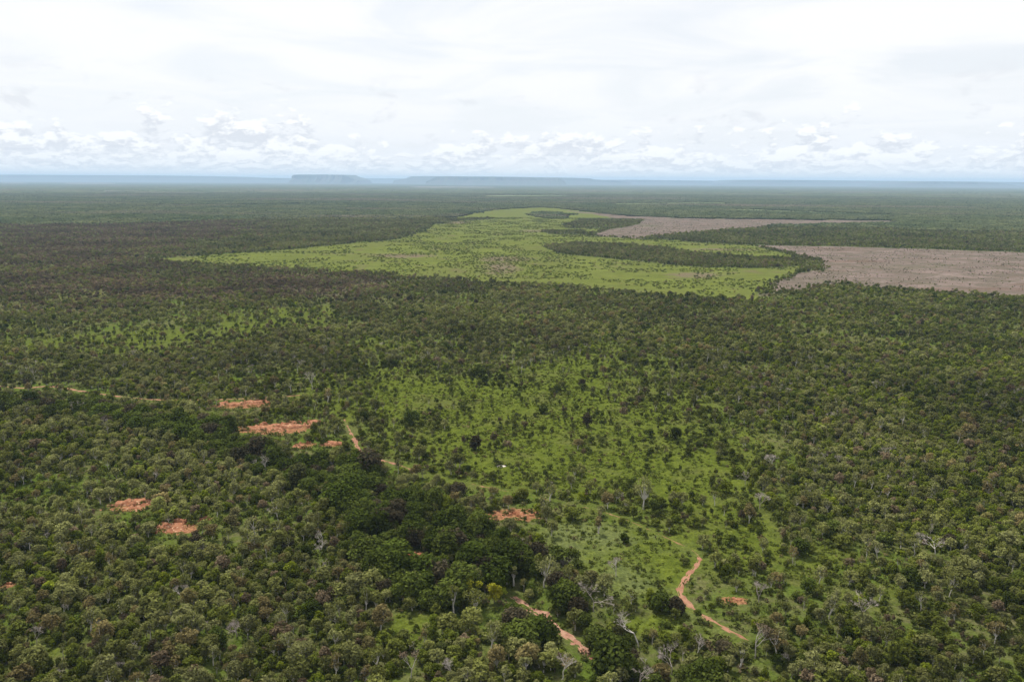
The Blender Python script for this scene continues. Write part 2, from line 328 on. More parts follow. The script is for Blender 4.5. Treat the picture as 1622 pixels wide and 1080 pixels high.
def ground_material():
    m, t = mat('ground')
    g = t.n('ShaderNodeNewGeometry'); P = g.outputs['Position']
    a = t.n('ShaderNodeAttribute', attribute_name='cover'); s = t.n('ShaderNodeSeparateColor'); t.link(a.outputs['Color'], s.inputs[0])
    b = t.n('ShaderNodeAttribute', attribute_name='cover_two'); s2 = t.n('ShaderNodeSeparateColor'); t.link(b.outputs['Color'], s2.inputs[0])
    past, pink, red = s.outputs; sav, low, burnt = s2.outputs; scuff = b.outputs['Alpha']
    n30 = t.noise(P, 0.03, 6, 0.6); n4 = t.noise(P, 0.28, 7, 0.65); n1 = t.noise(P, 1.1, 6, 0.7); n200 = t.noise(P, 0.006, 5, 0.6)
    floor = t.mix(t.ramp(n4, 0.38, 0.62), (0.072, 0.088, 0.018), (0.100, 0.094, 0.042))
    floor = t.mix(t.ramp(n30, 0.4, 0.65), floor, (0.066, 0.094, 0.014))
    floor = t.mix(t.math('MULTIPLY', burnt, 0.7), floor, (0.10, 0.075, 0.055))
    svc = t.mix(t.ramp(n4, 0.36, 0.64), (0.056, 0.073, 0.010), (0.090, 0.110, 0.016))
    svc = t.mix(t.ramp(n30, 0.48, 0.68, 0, 0.6), svc, (0.085, 0.085, 0.03))
    lwc = t.mix(t.ramp(n4, 0.36, 0.62), (0.075, 0.09, 0.03), (0.10, 0.115, 0.035))
    svc = t.mix(t.math('MULTIPLY', low, t.ramp(n30, 0.35, 0.55)), svc, lwc)
    # fine-grained edge between kinds of cover
    def edge(mask, nn, wd=0.35): return t.ramp(t.math('ADD', mask, t.math('MULTIPLY', t.math('SUBTRACT', nn, 0.5), 1.2)), 0.5 - wd / 2, 0.5 + wd / 2)
    c = t.mix(edge(sav, n4, 0.5), floor, svc)
    st = t.noise(t.vec_scaled(P, (0.012, 0.05, 0.05)), 1.0, 6, 0.65)
    pac = t.mix(t.ramp(st, 0.36, 0.62), (0.086, 0.102, 0.021), (0.120, 0.140, 0.028))
    pac = t.mix(t.ramp(n200, 0.46, 0.62, 0, 0.75), pac, (0.100, 0.110, 0.028))
    pac = t.mix(t.ramp(t.noise(P, 0.016, 7, 0.68), 0.56, 0.64, 0, 0.7), pac, (0.115, 0.095, 0.05))
    n12 = t.noise(P, 0.07, 6, 0.68)
    pac = t.mix(t.ramp(n12, 0.42, 0.64, 0.0, 0.6), pac, (0.078, 0.088, 0.02))
    pac = t.mix(t.math('MULTIPLY', scuff, t.ramp(n12, 0.35, 0.5)), pac, (0.125, 0.10, 0.062))
    c = t.mix(edge(past, n4), c, pac)
    pkc = t.mix(t.ramp(st, 0.35, 0.65), (0.128, 0.096, 0.080), (0.195, 0.150, 0.128))
    pkc = t.mix(t.ramp(t.noise(P, 0.02, 7, 0.7), 0.42, 0.58, 0, 0.8), pkc, (0.098, 0.082, 0.058))
    pkc = t.mix(t.ramp(n200, 0.55, 0.7, 0, 0.75), pkc, (0.09, 0.092, 0.045))
    pkc = t.mix(t.ramp(t.noise(P, 0.07, 7, 0.7), 0.52, 0.62, 0, 0.75), pkc, (0.085, 0.075, 0.05))
    pkc = t.mix(t.ramp(t.noise(t.vec_scaled(P, (0.004, 0.02, 0.02)), 1.0, 5, 0.6), 0.55, 0.66, 0, 0.7), pkc, (0.12, 0.075, 0.055))
    c = t.mix(edge(pink, n4), c, pkc)
    rdc = t.mix(t.ramp(n1, 0.4, 0.6), (0.20, 0.085, 0.045), (0.28, 0.13, 0.07))
    c = t.mix(t.ramp(t.math('ADD', red, t.math('MULTIPLY', t.math('SUBTRACT', n4, 0.5), 2.4)), 0.55, 0.85, 0, 0.8), c, rdc)
    c = t.scale(c, t.ramp(n1, 0.3, 0.7, 0.62, 1.34))
    p = t.n('ShaderNodeBsdfDiffuse'); t.link(c, p.inputs[0])
    bp = t.n('ShaderNodeBump'); bp.inputs['Distance'].default_value = 0.6; bp.inputs['Strength'].default_value = 0.8
    t.link(t.math('ADD', n4, t.math('MULTIPLY', n1, 0.4)), bp.inputs['Height']); t.link(bp.outputs[0], p.inputs['Normal'])
    finish(t, p.outputs[0]); return m
def _vs(self, v, s):
    nd = self.n('ShaderNodeVectorMath', operation='MULTIPLY'); self.link(v, nd.inputs[0]); nd.inputs[1].default_value = s
    return nd.outputs[0]
NT.vec_scaled = _vs
M['ground'] = ground_material()

def canopy_material():
    m, t = mat('far_canopy')
    g = t.n('ShaderNodeNewGeometry'); P = g.outputs['Position']
    at = t.n('ShaderNodeAttribute', attribute_name='tone')
    c = t.mix(t.ramp(t.noise(P, 0.0035, 5, 0.6), 0.38, 0.62), (0.050, 0.064, 0.022), (0.084, 0.092, 0.036))
    c = t.mix(t.ramp(t.noise(t.vec_scaled(P, (0.0005, 0.0013, 0.001)), 1.0, 4, 0.6), 0.52, 0.64, 0, 0.8), c, (0.12, 0.095, 0.07))
    c = t.scale(c, t.math('MULTIPLY', at.outputs['Fac'], t.ramp(t.noise(P, 0.02, 4), 0.3, 0.7, 0.62, 1.38)))
    d = t.n('ShaderNodeBsdfDiffuse'); t.link(c, d.inputs[0]); finish(t, d.outputs[0]); return m
M['canopy'] = canopy_material()

# ------------------------------------------------------------------ ground
def axis(spec):
    out = [spec[0][0]]
    for a, b, st, gr in spec:
        v, s = a, st
        while v < b - s * .5:
            v += s; s *= gr; out.append(min(v, b))
    return np.array(sorted(set(round(q, 3) for q in out)))
half = axis([(0, 270, 2.5, 1.0), (270, 1500, 9.0, 1.0), (1500, 55000, 12.0, 1.09)])
gx = np.concatenate([-half[::-1][:-1], half])
gy = axis([(-55000, -2000, 8000, 1.0), (-2000, 100, 150, 1.0), (100, 640, 2.5, 1.0), (640, 2700, 10.0, 1.0), (2700, 55000, 14.0, 1.05)])
XX, YY = np.meshgrid(gx, gy); xx, yy = XX.ravel(), YY.ravel()
F = fields(xx, yy)
zz = height(xx, yy)
nx, ny = len(gx), len(gy)
ii = (np.arange(ny - 1)[:, None] * nx + np.arange(nx - 1)[None, :]).ravel()
faces = np.stack([ii, ii + 1, ii + nx + 1, ii + nx], 1)
me = mesh('ground', np.stack([xx, yy, zz], 1), faces, [M['ground']], smooth=True)
for nm, trip in (('cover', ('past', 'pink', 'red')), ('cover_two', ('sav', 'low', 'burnt'))):
    a = me.attributes.new(nm, 'FLOAT_COLOR', 'POINT')
    a.data.foreach_set('color', np.stack([F[q] for q in trip] + [F['scuff']], 1).astype(np.float32).ravel())
link('ground', me, kind='structure', label='flat wooded plain with green clearings and bare cleared fields')

def resample(pts):
    for _ in range(2):
        q = [pts[0]]
        for a, b in zip(pts[:-1], pts[1:]):
            q.append(tuple(a[i] * .75 + b[i] * .25 for i in range(3))); q.append(tuple(a[i] * .25 + b[i] * .75 for i in range(3)))
        q.append(pts[-1]); pts = q
    return pts
def ribbon(name, pts, width, m, label, lift=0.05, seed=1, sink=0.5):
    if len(pts[0]) == 3: pts = resample(pts)
    """a worn strip lying on the ground: ragged edges dive under the soil"""
    pts = np.array(pts); d = np.r_[0, np.cumsum(np.hypot(*np.diff(pts[:, :2], axis=0).T))]
    n = max(8, int(d[-1] / 1.2)); s = np.linspace(0, d[-1], n); grown = np.interp(s, d, pts[:, 2]) if pts.shape[1] == 3 else 1.0
    px, py = np.interp(s, d, pts[:, 0]), np.interp(s, d, pts[:, 1])
    tx, ty = np.gradient(px), np.gradient(py); L = np.hypot(tx, ty); nx_, ny_ = -ty / L, tx / L
    K = np.linspace(-1, 1, 11); V = []
    for kk in K:
        wd_ = width * (.3 + .7 * grown) * (.75 + .5 * fbm(s, s * 0, 9, seed + 2))
        x = px + nx_ * wd_ * kk; y = py + ny_ * wd_ * kk
        rag = abs(kk) + (fbm(x, y, 3, seed) - .5) * 1.3 + (fbm(x, y, 25, seed + 7) - .5) * 0.6 + .5 * (1 - grown) + .45 * (abs(kk) < .2)
        z = height(x, y) + lift - sink * sstep(0.5, 1.05, rag) - 0.06 * (abs(abs(kk) - 0.45) < 0.15)
        V.append(np.stack([x, y, z], 1))
    V = np.stack(V, 1).reshape(-1, 3); m_ = len(K)
    q = (np.arange(n - 1)[:, None] * m_ + np.arange(m_ - 1)[None, :]).ravel()
    fc = np.stack([q, q + 1, q + m_ + 1, q + m_], 1)
    return link(name, mesh(name, V, fc, [m], True), kind='structure', label=label)
ribbon('dirt_track', TRACK_W, 1.5, M['track_soil'], 'reddish dirt track winding through the shrubby grassland', 0.10, 1)
ribbon('dirt_track', TRACK_FAR, 1.4, M['track_soil'], 'far red dirt track along the left edge of the woodland', 0.12, 5)
ribbon('creek_bed', CREEK_BED, 2.5, M['creek_soil'], 'dry reddish creek bed between the dark trees', 0.25, 9)

def scar(i, label, c, a, d, hh):
    cx, cy_ = c; n, m_ = 64, 44
    u, v = np.meshgrid(np.linspace(-1.35, 1.35, n), np.linspace(-1.35, 1.35, m_)); u, v = u.ravel(), v.ravel()
    x, y = cx + u * a, cy_ + v * d
    q = np.hypot(u, v) + (fbm(x, y * 1.6, 7, 40 + i, 5) - .5) * 3.2 + .9 * sstep(.54, .66, fbm(x, y * 1.5, 3.4, 140 + i, 3))
    ins = sstep(1.0, 0.8, q)
    rill = (np.abs(fbm(x, y * .45, 2.4, 60 + i, 3) - .5)) * 1.6
    z = height(x, y) - 0.7 + ins * 0.85 + ins * (hh * sstep(-.5, .5, v + (fbm(x, y, 5, 80 + i) - .5) * 1.2) * .8 + rill * hh * .5)
    k2 = (np.arange(m_ - 1)[:, None] * n + np.arange(n - 1)[None, :]).ravel()
    link('red_earth_scar', mesh('red_earth_scar', np.stack([x, y, z], 1), np.stack([k2, k2 + 1, k2 + n + 1, k2 + n], 1), [M['red_soil']], False), kind='structure', label=label)
for i, (lb, (c,), a, d, hh) in enumerate(SCARS): scar(i, lb, c, a, d, hh)
u = np.linspace(0, 2 * math.pi, 25)[:-1]; cx, cy_ = CLAY_PAN[0]
rr = 1 + .25 * np.sin(3 * u + 1) + .1 * np.sin(7 * u)
ring = np.stack([cx + 2.2 * rr * np.cos(u), cy_ + 1.6 * rr * np.sin(u)], 1)
V = np.vstack([np.c_[ring, height(ring[:, 0], ring[:, 1]) - .1], np.c_[(ring - [cx, cy_]) * .6 + [cx, cy_], height(ring[:, 0], ring[:, 1]) + .35], [[cx, cy_, h1(cx, cy_) + .45]]])
fc = [(i, (i + 1) % 24, 24 + (i + 1) % 24, 24 + i) for i in range(24)] + [(24 + i, 24 + (i + 1) % 24, 48) for i in range(24)]
link('clay_pan', mesh('clay_pan', V, fc, [M['pale_clay']], True), kind='structure', label='tiny whitish clay pan in the shrubby grassland')

# ------------------------------------------------------------------ mesas on the horizon, profiles worked out from image pixels at chosen distances
def mesa(label, prof, dist, depth, seed, cliff=0.35, rough=260, name='mesa'):
    """prof: (x, top height) along the front; flat top, short cliff, long talus apron"""
    prof = np.array(prof, float); n = 90
    x = np.linspace(prof[0, 0], prof[-1, 0], n); top = np.interp(x, prof[:, 0], prof[:, 1])
    y0 = dist + (fbm(x, x * 0, (x[-1] - x[0]) / 9, seed, 5) - .5) * rough * 6
    rows = []
    for k_, (dy_, fz) in enumerate(((-900, -.02), (-640, .10), (-320, .32), (-120, .58), (-40, .64), (0, .96), (100, 1.0), (depth, 1.0), (depth + 400, -.05))):
        jit = (fbm(x + 31 * k_, x * 0 + k_, 900, seed + 3, 3) - .5) * (260 if k_ < 5 else 60)
        z = np.maximum(top * fz, -3.0) if fz < 1 else top * 1.0
        rows.append(np.stack([x, y0 + dy_ + jit, z], 1))
    V = np.stack(rows, 0).reshape(-1, 3); m_ = len(rows)
    q = (np.arange(m_ - 1)[:, None] * n + np.arange(n - 1)[None, :]).ravel()
    fc = [tuple(t_) for t_ in np.stack([q, q + 1, q + n + 1, q + n], 1)]
    fc.append(tuple(np.arange(m_) * n)); fc.append(tuple(np.arange(m_)[::-1] * n + n - 1))
    link(name, mesh(name, V, fc, [M['rock']], True), kind='structure', label=label)
mesa('small flat-topped mesa left of the middle of the horizon', [(-7842, 109), (-7666, 144), (-7555, 207), (-7463, 296), (-7224, 306), (-6571, 314), (-5767, 307), (-5683, 235), (-5554, 185), (-5361, 122)], 28000, 2500, 1)
mesa('long dark-faced mesa in the middle of the horizon', [(-2649, 95), (-2512, 172), (-2375, 238), (-2181, 258), (-1016, 256), (148, 247), (1391, 238), (1489, 193), (1607, 117)], 25000, 2500, 2)
mesa('paler mesa behind the long dark-faced mesa', [(-4368, 129), (-4017, 190), (-3782, 278), (-2617, 286), (-288, 282), (1576, 264), (2881, 243), (3022, 201), (3348, 186), (4025, 149), (4377, 105)], 30000, 3500, 3)
mesa('low distant plateau right of the middle mesa', [(3110, 131), (3900, 195), (4957, 205), (7070, 193), (8656, 183), (8843, 135), (9084, 84)], 34000, 3000, 4)
mesa('long flat plateau on the right horizon', [(8091, 63), (8378, 110), (8637, 205), (9334, 223), (11742, 221), (14151, 210), (16560, 204), (19500, 190), (22584, 183)], 31000, 3000, 5)
mesa('darker headland in front of the right plateau', [(12493, 14), (12686, 104), (12922, 171), (13890, 184), (15104, 166), (15713, 145), (16023, 91), (16740, 16)], 26000, 2500, 6)
mesa('distant low plateau on the left horizon', [(-27124, 262), (-23103, 277), (-21763, 279), (-18548, 280), (-15333, 281), (-13727, 273), (-11799, 246), (-11587, 216), (-9979, 208), (-9177, 176), (-8375, 111)], 34500, 3000, 7, rough=200, name='plateau')
mesa('very distant low hills along the horizon', [(-35444, 134), (-19506, 190), (-11542, 206), (-8037, 224), (-7145, 244), (-6764, 212), (-5967, 241), (-5490, 206), (2793, 186), (10758, 165), (11237, 155), (18727, 124), (31474, 118)], 41000, 4000, 8, name='plateau')

# ------------------------------------------------------------------ plant builders
def tube(V, Fc, pts, rad, sides=5):
    pts = [Vector(p) for p in pts]; b = len(V)
    for i, p in enumerate(pts):
        t_ = (pts[min(i + 1, len(pts) - 1)] - pts[max(i - 1, 0)]).normalized()
        a = t_.orthogonal().normalized(); c = t_.cross(a)
        for s_ in range(sides):
            an = 2 * math.pi * s_ / sides
            V.append(tuple(p + (a * math.cos(an) + c * math.sin(an)) * rad[i]))
    for i in range(len(pts) - 1):
        for s_ in range(sides):
            k0 = b + i * sides + s_; k1 = b + i * sides + (s_ + 1) % sides
            Fc.append((k0, k1, k1 + sides, k0 + sides))
def leaves(rng, cents, rads, count, size, flat=0.75, up=0.35, out=0.8):
    """diamond leaf tufts spread through ellipsoidal clumps"""
    V, T = [], []
    for (c, r) in zip(cents, rads):
        n = count
        d = rng.normal(size=(n, 3)); d[:, 2] += 0.25; d /= np.linalg.norm(d, axis=1)[:, None]
        rr_ = r * rng.uniform(0.45, 1.05, n) ** 0.6
        p = np.array(c) + d * rr_[:, None] * np.array([1, 1, flat])
        nn = d * out + rng.normal(size=(n, 3)) * 0.55 + np.array([0, 0, up]); nn /= np.linalg.norm(nn, axis=1)[:, None]
        a = np.cross(nn, rng.normal(size=(n, 3))); a /= np.linalg.norm(a, axis=1)[:, None]; b = np.cross(nn, a)
        s = (size * rng.uniform(0.6, 1.4, n))[:, None]
        q = np.stack([p - a * s, p - b * s * .62 + nn * s * .15, p + a * s, p + b * s * .62 + nn * s * .15], 1)
        V.append(q.reshape(-1, 3))
        tn = rng.uniform(0.82, 1.18) * rng.uniform(0.72, 1.28, n)
        T.append(np.repeat(tn, 4))
    V = np.concatenate(V); T = np.concatenate(T)
    return V, np.arange(len(V)).reshape(-1, 4), T
KIND = {  # height, crown width, crown base, clumps, clump radius, tufts per clump, tuft size, bark, leaf, limb radius, flatness
    'gum':   dict(H=7.6, W=6.0, base=.32, n=14, cr=(.95, 1.5), lv=46, ls=.40, bark='pale_bark', leaf='gum_leaf', tr=.20, flat=.75, shell=.6),
    'leafy': dict(H=5.2, W=5.0, base=.13, n=13, cr=(.85, 1.3), lv=62, ls=.36, bark='dark_bark', leaf='leafy_leaf', tr=.15, flat=.8, shell=.65),
    'dark':  dict(H=8.2, W=8.0, base=.12, n=20, cr=(1.4, 2.1), lv=70, ls=.42, bark='dark_bark', leaf='dark_leaf', tr=.24, flat=.8, shell=.75),
    'shrub': dict(H=3.9, W=2.7, base=.24, n=6, cr=(.55, .95), lv=44, ls=.30, bark='dark_bark', leaf='shrub_leaf', tr=.09, flat=.95, shell=.5),
    'brown': dict(H=6.4, W=5.4, base=.28, n=12, cr=(.9, 1.4), lv=34, ls=.42, bark='dark_bark', leaf='brown_leaf', tr=.16, flat=.75, shell=.6),
}
def plant(kind, seed, lod=1.0, size=1.0, up=.5, **over):
    """returns wood (V, F), foliage (V, F, tone)"""
    K = dict(KIND[kind]); K.update(over); rng = np.random.default_rng(seed)
    H, W = K['H'], K['W'] * rng.uniform(.85, 1.15)
    b0 = K['base'] * H * rng.uniform(.8, 1.15)
    lean = rng.normal(size=2) * 0.05 * H * K.get('lean', 1)
    cents, rads = [], []
    tries = 0
    while len(cents) < K['n'] and tries < 400:
        tries += 1
        d = rng.normal(size=3); d /= np.linalg.norm(d); rr_ = rng.uniform(K['shell'], 1.0)
        if d[2] < -.55: continue
        cr = rng.uniform(*K['cr'])
        c = np.array([d[0] * rr_ * (W / 2 - cr * .7), d[1] * rr_ * (W / 2 - cr * .7), b0 + (H - b0) * (.45 + .5 * d[2] * rr_) ])
        c[2] = min(c[2], H - cr * .5); c[:2] += lean * c[2] / H
        if any(np.linalg.norm(c - q) < (cr + r) * .42 for q, r in zip(cents, rads)): continue
        cents.append(c); rads.append(cr)
    V, Fc = [], []
    r0 = K['tr']; fork = b0 * rng.uniform(.65, .95)
    sides = 6 if lod > .7 else 3
    stems = 1 if kind != 'shrub' else 2
    ft = np.array([lean[0] * fork / H + rng.normal() * .1, lean[1] * fork / H + rng.normal() * .1, fork])
    tube(V, Fc, [(0, 0, -.8), (rng.normal() * .05, rng.normal() * .05, fork * .5), tuple(ft)], [r0 * 1.25, r0, r0 * .85], sides)
    order = np.argsort([-q[2] for q in cents])
    nl = len(cents) if lod > .7 else min(4, len(cents))
    for j in order[:nl]:
        c = cents[j]; mid = ft * .45 + c * .55 + rng.normal(size=3) * .22; mid[2] -= .25
        tube(V, Fc, [tuple(ft), tuple(mid), tuple(c + np.array([0, 0, rads[j] * .3]))], [r0 * .6, r0 * .36, r0 * .14], 4 if lod > .7 else 3)
    cnt = max(5, int(K['lv'] * lod)); ls = K['ls'] * (1 / math.sqrt(lod)) ** .85
    lv = leaves(rng, cents, rads, cnt, ls, K['flat'], up)
    return (np.array(V), Fc), lv
def bare(seed, H=7.0, spread=.9, twigs=True, tilt=(0, 0), r0=.20):
    """leafless branching tree; twigs come back as thin slivers"""
    rng = random.Random(seed); V, Fc = [], []; ends = []
    def grow(p, d, L, r, dep):
        d = d.normalized(); q = p + d * L * .5 + Vector((rng.gauss(0, .06), rng.gauss(0, .06), 0)) * L; e = p + d * L + Vector((0, 0, .06 * L))
        tube(V, Fc, [p, q, e], [r, r * .82, r * .62], 5 if dep > 2 else 3)
        if dep == 0 or r < .022: ends.append((e, d, L)); return
        for _ in range(rng.choice((2, 3, 3)) if dep > 1 else 3):
            nd = d + Vector((rng.gauss(0, 1), rng.gauss(0, 1), rng.gauss(.15, .5))) * spread * .62
            grow(e, nd, L * rng.uniform(.6, .82), r * rng.uniform(.52, .68), dep - 1)
    grow(Vector((0, 0, -.4)), Vector((tilt[0], tilt[1], 1)), H * .36, r0, 4)
    TV, TF = [], []
    for e, d, L in ends:
        for _ in range(5):
            nd = (d + Vector((rng.gauss(0, .6), rng.gauss(0, .6), rng.gauss(.2, .4)))).normalized(); ln = rng.uniform(.5, 1.1)
            s_ = nd.orthogonal().normalized() * .035; b = len(TV)
            TV += [tuple(e - s_), tuple(e + s_), tuple(e + nd * ln)]; TF.append((b, b + 1, b + 2))
    return (np.array(V), Fc), (np.array(TV), TF, [e for e, _, _ in ends])
def set_tone(me, T):
    a = me.attributes.new('tone', 'FLOAT', 'POINT'); a.data.foreach_set('value', np.asarray(T, np.float32))
def wood_mesh(name, w_, m): return mesh(name, w_[0], w_[1], [m], True)
def leaf_mesh(name, l_, m):
    me = mesh(name, l_[0], l_[1], [m]); set_tone(me, l_[2]); return me
def joined(name, w_, l_, mw, ml):
    nv = len(w_[0]); f = [tuple(q) for q in w_[1]] + [tuple(q) for q in (np.asarray(l_[1]) + nv)]
    me = mesh(name, np.vstack([w_[0], l_[0]]), f, [mw, ml], False, [0] * len(w_[1]) + [1] * len(l_[1]))
    set_tone(me, np.r_[np.ones(nv), l_[2]]); return me

VAR = {'gum': 13, 'leafy': 11, 'dark': 6, 'shrub': 8, 'brown': 6}
MAX_H = {}
parts = {}      # near plants as separate wood and crown meshes
for kd, n in VAR.items():
    K = KIND[kd]; parts[kd] = []
    for i in range(n):
        ov = {}
        if kd == 'gum' and i in (5, 6, 7): ov = dict(n=9, lv=26, base=.46, H=8.6)          # thin see-through crowns
        if kd == 'leafy' and i == 6: ov = dict(W=3.6, H=6.8)
        if kd == 'shrub' and i in (4, 5): ov = dict(H=3.0, W=3.4, base=.1)
        w_, l_ = plant(kd, 100 * len(kd) + i, 1.0, **ov)
        parts[kd].append((w_, l_))
meshes = {kd: [(wood_mesh('trunk', w_, M[KIND[kd]['bark']]), leaf_mesh('crown', l_, M[KIND[kd]['leaf']])) for w_, l_ in ps] for kd, ps in parts.items()}
parts['bare'] = []; VAR['bare'] = 5; KIND['bare'] = dict(H=6.5, bark='pale_bark', leaf='twig')
for i in range(5):
    wd, (tv, tf, _) = bare(7100 + i, 6.5, .8, True, (0, 0), .17); sc_ = 6.5 / wd[0][:, 2].max()
    parts['bare'].append(((wd[0] * sc_, wd[1]), (tv * sc_, np.array(tf), np.ones(len(tv)))))
meshes['bare'] = [(wood_mesh('trunk', w_, M['pale_bark' if i % 2 else 'dead_wood']), leaf_mesh('twigs', l_, M['twig'])) for i, (w_, l_) in enumerate(parts['bare'])]
def proto_collection(name, mes):
    c = bpy.data.collections.new(name)
    for i, me in enumerate(mes): c.objects.link(bpy.data.objects.new('%s_%02d' % (name, i), me))
    return c
near_col = {kd: proto_collection(kd + '_near', [joined(kd, w_, l_, M[KIND[kd]['bark']], M[KIND[kd]['leaf']]) for w_, l_ in ps]) for kd, ps in parts.items()}
far_col = {}
for kd, n in VAR.items():
    if kd == 'bare': far_col[kd] = near_col[kd]; continue
    far_col[kd] = proto_collection(kd + '_far', [joined(kd, *plant(kd, 900 + 10 * len(kd) + i, .36, up=.8), M[KIND[kd]['bark']], M[KIND[kd]['leaf']]) for i in range(4)])

def scatter(name, label, col, x, y, z, variant, rot, size, category=None):
    me = bpy.data.meshes.new(name); n = len(x)
    me.vertices.add(n); me.vertices.foreach_set('co', np.stack([x, y, z], 1).astype(np.float32).ravel())
    a = me.attributes.new('variant', 'INT', 'POINT'); a.data.foreach_set('value', np.asarray(variant, np.int32))
    a = me.attributes.new('turn', 'FLOAT_VECTOR', 'POINT'); a.data.foreach_set('vector', np.asarray(rot, np.float32).ravel())
    a = me.attributes.new('size', 'FLOAT_VECTOR', 'POINT'); a.data.foreach_set('vector', np.asarray(size, np.float32).ravel())
    o = link(name, me, kind='stuff', label=label)
    ng = bpy.data.node_groups.new(name, 'GeometryNodeTree')
    ng.interface.new_socket('Geometry', in_out='INPUT', socket_type='NodeSocketGeometry'); ng.interface.new_socket('Geometry', in_out='OUTPUT', socket_type='NodeSocketGeometry')
    N = ng.nodes.new; L = ng.links.new
    gi, go, ip, ci = N('NodeGroupInput'), N('NodeGroupOutput'), N('GeometryNodeInstanceOnPoints'), N('GeometryNodeCollectionInfo')
    ci.inputs['Collection'].default_value = col; ci.inputs['Separate Children'].default_value = True; ci.inputs['Reset Children'].default_value = True
    def attr(nm, typ):
        q = N('GeometryNodeInputNamedAttribute'); q.data_type = typ; q.inputs['Name'].default_value = nm; return q.outputs['Attribute']
    er = N('FunctionNodeEulerToRotation'); L(attr('turn', 'FLOAT_VECTOR'), er.inputs[0])
    ip.inputs['Pick Instance'].default_value = True
    L(gi.outputs[0], ip.inputs['Points']); L(ci.outputs[0], ip.inputs['Instance']); L(attr('variant', 'INT'), ip.inputs['Instance Index'])
    L(er.outputs[0], ip.inputs['Rotation']); L(attr('size', 'FLOAT_VECTOR'), ip.inputs['Scale']); L(ip.outputs[0], go.inputs[0])
    md = o.modifiers.new('scatter', 'NODES'); md.node_group = ng
    return o

# ------------------------------------------------------------------ where plants stand
rs = np.random.default_rng(7)
def candidates(r0, r1, s, half_ang=R(41)):
    xs = np.arange(-r1, r1, s); ys = np.arange(max(0, r0 * .6), r1, s)
    x, y = np.meshgrid(xs, ys); x, y = x.ravel(), y.ravel()
    x = x + rs.uniform(-.48, .48, len(x)) * s; y = y + rs.uniform(-.48, .48, len(y)) * s
    r = np.hypot(x, y); ok = (r >= r0) & (r < r1) & (np.abs(np.arctan2(x, y)) < half_ang)
    return x[ok], y[ok]
def project(x, y, z):
    v = np.stack([x, y, z - CAM_H], 1); dpt = v @ np.array(fw)
    f_ = 28 / 36 * 1622
    return 811 + f_ * (v @ np.array(rt)) / dpt, 540 - f_ * (v @ np.array(upv)) / dpt, dpt

KN = ['gum', 'leafy', 'dark', 'shrub', 'brown', 'bare']
def stand(x, y, spacing):
    """decide which candidate places carry a plant, and of which kind and size"""
    f = fields(x, y); n = len(x); r = np.hypot(x, y)
    U = rs.uniform(size=n); pick = rs.uniform(size=n)
    openf = f['sav']; field = np.maximum(f['past'], f['pink'])
    dens = 0.92 - (0.12 + 0.50 * sstep(.46, .70, fbm(x, y, 45, 51)) * (r < 1500)) * (f['creek'] < .3)
    p_tree = dens * (1 - openf) ** 1.35 * (1 - np.clip(field * 1.05, 0, 1))
    cl = fbm(x, y, 30, 71, 3)
    p_tree = p_tree + 0.03 * openf * (1 - f['low']) * sstep(.55, .75, cl) * (1 - field)
    p_shrub = (0.112 * openf * (1 - .7 * f['low']) * sstep(.3, .55, fbm(x, y, 18, 81, 3)) + 0.05 * (1 - openf) + .01) * (1 - field) + field * (0.022 * (spacing / 6) ** 2) * (2 * f['pink'] + .3 * f['past']) * sstep(.4, .7, fbm(x, y, 90, 91, 3)) * 1.6
    tree = U < p_tree; shr = (~tree) & (U < p_tree + p_shrub)
    kind = np.full(n, -1)
    # mix of kinds: dense dark trees along the creek, leafy on the right, gums to the left and far
    side = sstep(-100, 260, x - .15 * y) ; zone = fbm(x, y, 120, 95, 3)
    pg = np.clip(.50 + .30 * (zone - .5) - .24 * side, .15, .8)
    pl = np.clip(.38 + .24 * side, .2, .75)
    k = np.where(pick < pg, 0, np.where(pick < pg + pl, 1, 2))
    dk = rs.uniform(size=n)
    k = np.where(f['creek'] > .35, np.where(dk < .60, 2, np.where(dk < .80, 1, 0)), k)
    k = np.where((k == 2) & (f['creek'] < .3) & (rs.uniform(size=n) < .45), 3, k)
    k = np.where(rs.uniform(size=n) < f['burnt'] * .8, 4, k)
    k = np.where((rs.uniform(size=n) < .035) & (f['creek'] < .3), 4, k)
    k = np.where((rs.uniform(size=n) < .010) & (r < 640), 5, k)
    kind[tree] = k[tree]; kind[shr] = 3
    cut = rs.uniform(size=n) < f['clear']; kind[cut & ((kind != 3) | (rs.uniform(size=n) < .6))] = -1; kind[rs.uniform(size=n) < f['bare']] = -1
    scl = np.clip(rs.lognormal(-.22, .30, n), .42, 1.45)
    scl = np.where((f['creek'] > .5) & (kind == 2), scl * 1.08, scl)
    scl = np.where(field > .5, np.where(kind == 3, scl * .8, scl), scl)
    scl = np.where((f['clear'] > .5) & (kind == 3), scl * .7, scl)
    scl = np.where((kind == 2) & (f['creek'] < .3), scl * .75, scl)
    scl = np.where((kind == 3) & (openf > .4), scl * 1.12, scl)
    scl = scl * np.where(kind == 3, np.where(openf > .4, .88, .72), np.where((kind == 2) & (f['creek'] > .3), .88, .70))
    ok = kind >= 0
    return x[ok], y[ok], kind[ok], scl[ok], f['creek'][ok]

def grove_edge(x, y): return 2150 + 1000 * fbm(x, y * .5, 420, 57, 4)
bands = [(130, 700, 2.65, 1.0), (700, 1700, 3.4, 1.0), (1700, 3100, 4.8, 1.12)]
allx, ally, allk, alls = [], [], [], []
for r0_, r1_, sp_, gr in bands:
    x, y = candidates(r0_, r1_, sp_)
    nearer = np.hypot(x, y) < grove_edge(x, y); x, y = x[nearer], y[nearer]
    x, y, kk, ss, _ = stand(x, y, sp_)
    allx.append(x); ally.append(y); allk.append(kk); alls.append(ss * gr)
TX, TY, TK, TS = map(np.concatenate, (allx, ally, allk, alls))

